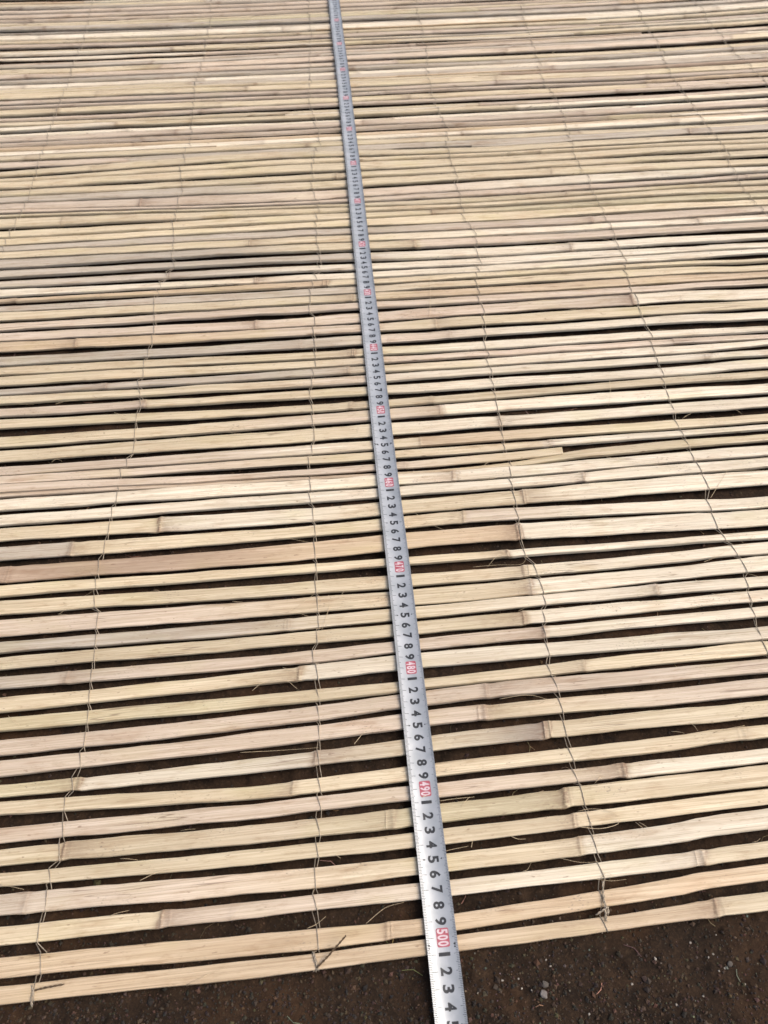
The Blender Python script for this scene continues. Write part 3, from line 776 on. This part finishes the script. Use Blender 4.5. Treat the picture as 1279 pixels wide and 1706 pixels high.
def glyph_mesh(text, bold):
    cu = bpy.data.curves.new('glyph', 'FONT')
    cu.body = text
    cu.size = 1.0
    cu.offset = bold
    cu.resolution_u = 4
    cu.fill_mode = 'FRONT'
    cu.dimensions = '2D'
    o = bpy.data.objects.new('glyph', cu)
    C.objects.link(o)
    dg = bpy.context.evaluated_depsgraph_get()
    mm = bpy.data.meshes.new_from_object(o.evaluated_get(dg))
    bpy.data.objects.remove(o)
    bpy.data.curves.remove(cu)
    v = np.array([p.co[:2] for p in mm.vertices])
    f = [tuple(p.vertices) for p in mm.polygons]
    bpy.data.meshes.remove(mm)
    lo, hi = v.min(0), v.max(0)
    return (v - lo) / np.maximum(hi - lo, 1e-6), f, (hi - lo)

def place_glyph(g, u0, u1, s0, s1, lift):
    v, f, _ = g
    return [blade_pt(u0 + (u1 - u0) * b, s0 + (s1 - s0) * a, lift) for a, b in v], f

G = {d: glyph_mesh(d, 0.036) for d in '0123456789'}
GN = {d: glyph_mesh(d, 0.03) for d in '0123456789'}
NUMW = {d: (0.23 if d == '1' else 0.50) for d in '0123456789'}
for s in range(int(S0) + 1, int(S1)):
    d = s % 10
    if d:
        c = str(d)
        w = NUMW[c]
        v, f = place_glyph(G[c], 0.77, 1.55, s - w / 2, s + w / 2, 0.004)
        mesh_obj('numeral', v, f, M_BLACK, tape_root)
    else:
        # red block with the full reading in pale narrow figures
        u0, u1, a0, a1, rr = 0.74, 1.60, s - 0.58, s + 0.58, 0.12
        ring = []
        for cx_, cy_, q in ((a1 - rr, u1 - rr, 0), (a0 + rr, u1 - rr, 1), (a0 + rr, u0 + rr, 2), (a1 - rr, u0 + rr, 3)):
            for t in range(4):
                w = (q + t / 3.0) * math.pi / 2
                ring.append((cx_ + rr * math.cos(w), cy_ + rr * math.sin(w)))
        bl = mesh_obj('red_block', [blade_pt(b, a, 0.003) for a, b in ring], [tuple(range(len(ring)))], M_RED, tape_root)
        txt = str(s)
        for j, ch in enumerate(txt):
            a = s - 0.525 + j * 0.365
            ww = 0.30 if ch != '1' else 0.14
            v, f = place_glyph(GN[ch], 0.80, 1.54, a + (0.32 - ww) / 2, a + (0.32 + ww) / 2, 0.030)
            mesh_obj('numeral', v, f, M_WHITE, bl)
ticks, tick_g, marks = [], [], []
def bar(u0, u1, s, w, lift=0.004):
    return [blade_pt(u0, s - w / 2, lift), blade_pt(u1, s - w / 2, lift), blade_pt(u1, s + w / 2, lift), blade_pt(u0, s + w / 2, lift)], [(0, 1, 2, 3)]
for mm in range(int(S0) * 10 + 2, int(S1) * 10 - 1):
    s = mm / 10.0
    if mm % 10 == 0:
        ticks.append(bar(0.0, 0.56, s, 0.034))
        ticks.append(bar(BW - 0.34, BW, s, 0.02))
    else:
        ln = 0.34 if mm % 5 == 0 else 0.24
        tick_g.append(bar(0.0, ln, s, 0.042))
        tick_g.append(bar(BW - ln * 0.75, BW, s, 0.026))
for s in range(int(S0) + 5, int(S1), 10):
    marks.append(([blade_pt(0.44, s - 0.08, .005), blade_pt(0.44, s + 0.08, .005), blade_pt(0.60, s, .005)], [(0, 1, 2)]))
    marks.append(([blade_pt(1.78, s - 0.07, .005), blade_pt(1.78, s + 0.07, .005), blade_pt(1.66, s, .005)], [(0, 1, 2)]))
for s in (400, 500):                                  # arrow marks at the whole metres
    for u in (0.16, BW - 0.22):
        for o_, q in ((0.44, 1.0), (0.62, 0.8)):
            marks.append(([blade_pt(u - 0.09 * q, s + o_, .006), blade_pt(u, s + o_ - 0.10 * q, .006), blade_pt(u + 0.09 * q, s + o_, .006), blade_pt(u, s + o_ + 0.05 * q, .006)], [(0, 1, 2, 3)]))
for s in (455,):
    for u in (0.20, 0.42, BW - 0.3):
        marks.append(([blade_pt(u - 0.08, s - 0.04, .006), blade_pt(u - 0.08, s - 0.2, .006), blade_pt(u + 0.1, s - 0.12, .006), blade_pt(u + 0.1, s, .006)], [(0, 1, 2, 3)]))
mesh_obj('centimetre_ticks', *merge(ticks), M_BLACK, tape_root)
mesh_obj('millimetre_ticks', *merge(tick_g), M_GREY, tape_root)
mesh_obj('pointer_marks', *merge(marks), M_BLACK, tape_root)

# ------------------------------------------------------------------ stones and litter on the soil
def stone_mesh(rad, seed, flat=0.6):
    r = random.Random(seed)
    import bmesh
    bm = bmesh.new()
    bmesh.ops.create_icosphere(bm, subdivisions=2, radius=1.0)
    k = [Vector((r.gauss(0, 1), r.gauss(0, 1), r.gauss(0, 1))).normalized() for _ in range(12)]
    h = [r.uniform(0.5, 0.85) for _ in k]
    sx, sy = r.uniform(0.85, 1.2), r.uniform(0.7, 1.0)
    for v in bm.verts:
        d = v.co.normalized()
        s = 1.0
        for kk, hh in zip(k, h):
            c = d.dot(kk)
            if c > 0.05:
                s = min(s, hh / c)
        v.co = Vector((d.x * s * sx, d.y * s * sy, d.z * s * flat)) * rad
    me = bpy.data.meshes.new('pebble')
    bm.to_mesh(me)
    bm.free()
    return me

def ground_z(x, y):
    return float(soil_height(np.array([[x]]), np.array([[y]]))[0, 0])

PL = {0: 'larger grey angular pebble on the soil right of the tape', 1: 'dull grey pebble touching the larger angular pebble on the soil', 2: 'grey pebble on the soil beside a scatter of tiny white stones'}
for k, (x, y, s) in enumerate(PEBBLES):
    r = s * 0.5 * (1.15 if k < 3 else 0.85)
    me = stone_mesh(r * CM, 90 + k)
    me.materials.append((M_STONE, M_DULL, M_DULL)[k] if k < 3 else M_PALE)
    o = link(bpy.data.objects.new('pebble', me))
    o.location = (x * CM, y * CM, (ground_z(x, y) + r * 0.3) * CM)
    o.rotation_euler = (0, 0, rng.uniform(0, 6.28))
    if k < 3:
        tag(o, PL[k], 'pebble')
    else:
        tag(o, 'tiny pale pebble lying on the dark soil in front of the mat', 'pebble', 'tiny pale pebbles on the soil')

def scatter(name, count, region, size, cols, label, seed, straw=False):
    r = random.Random(seed)
    V, Fc, col = [], [], []
    octa = [(1, 0, 0), (-1, 0, 0), (0, 1, 0), (0, -1, 0), (0, 0, 1), (0, 0, -1)]
    of = [(0, 2, 4), (2, 1, 4), (1, 3, 4), (3, 0, 4), (2, 0, 5), (1, 2, 5), (3, 1, 5), (0, 3, 5)]
    pts = [region(r) for _ in range(count)]
    xs = np.array([p[0] for p in pts])[None]
    ys = np.array([p[1] for p in pts])[None]
    zs = soil_height(xs, ys)[0]
    for (x, y), z in zip(pts, zs):
        c = r.choice(cols)
        c = tuple(v * r.uniform(0.7, 1.25) for v in c)
        if straw:
            a, ln, rad = r.uniform(0, 6.28), r.uniform(0.3, 1.6), r.uniform(0.012, 0.03)
            p0 = (x * CM, y * CM, (z + 0.05) * CM)
            p1 = ((x + ln * 0.5 * math.cos(a)) * CM, (y + ln * 0.5 * math.sin(a)) * CM, (z + 0.05 + r.uniform(0, 0.12)) * CM)
            p2 = ((x + ln * math.cos(a + 0.3)) * CM, (y + ln * math.sin(a + 0.3)) * CM, (z + 0.06) * CM)
            v, f = tube([p0, p1, p2], rad * CM, 3)
        else:
            s = size * math.exp(r.gauss(0, 0.45))
            rot = Matrix.Rotation(r.uniform(0, 6.28), 3, 'Z') @ Matrix.Rotation(r.uniform(-.6, .6), 3, 'X')
            v = []
            for q in octa:
                p = rot @ Vector((q[0] * s * r.uniform(.6, 1.2), q[1] * s * r.uniform(.6, 1.2), q[2] * s * r.uniform(.4, .8)))
                v.append(((x + p.x) * CM, (y + p.y) * CM, (z + s * 0.25 + p.z) * CM))
            f = of
        o = len(V)
        V += list(v)
        Fc += [tuple(i + o for i in q) for q in f]
        col += [(*c, 1.0)] * len(v)
    ob = mesh_obj(name, V, Fc, M_GRIT)
    at = ob.data.color_attributes.new('tone', 'FLOAT_COLOR', 'POINT')
    at.data.foreach_set('color', np.array(col, np.float32).reshape(-1))
    ob['kind'] = 'stuff'
    ob['label'] = label
    ob['category'] = name.replace('_', ' ')
    return ob

front = lambda r: (r.uniform(-28, 32), r.triangular(-2, 13, 4))
everywhere = lambda r: (r.uniform(-45, 48), r.uniform(-2, 75))
DARK = [(0.020, 0.012, 0.007), (0.034, 0.0195, 0.0105), (0.055, 0.032, 0.017), (0.013, 0.0085, 0.0055)]
LITE = [(0.12, 0.095, 0.07), (0.19, 0.16, 0.13), (0.085, 0.06, 0.04)]
scatter('soil_crumbs', 9000, front, 0.075, DARK, 'fine dark soil crumbs in front of the mat', 3)
scatter('soil_crumbs', 7000, everywhere, 0.09, DARK, 'dark soil crumbs seen in the gaps between slats', 4)
scatter('grit', 260, lambda r: (r.uniform(4, 30), r.triangular(0, 12, 6)), 0.045, LITE, 'tiny pale grit strewn on the dark soil', 5)
scatter('bamboo_litter', 230, everywhere, 0.05, [(0.30, 0.23, 0.14), (0.20, 0.15, 0.09), (0.12, 0.08, 0.05)], 'short bamboo slivers fallen on the soil', 6, True)
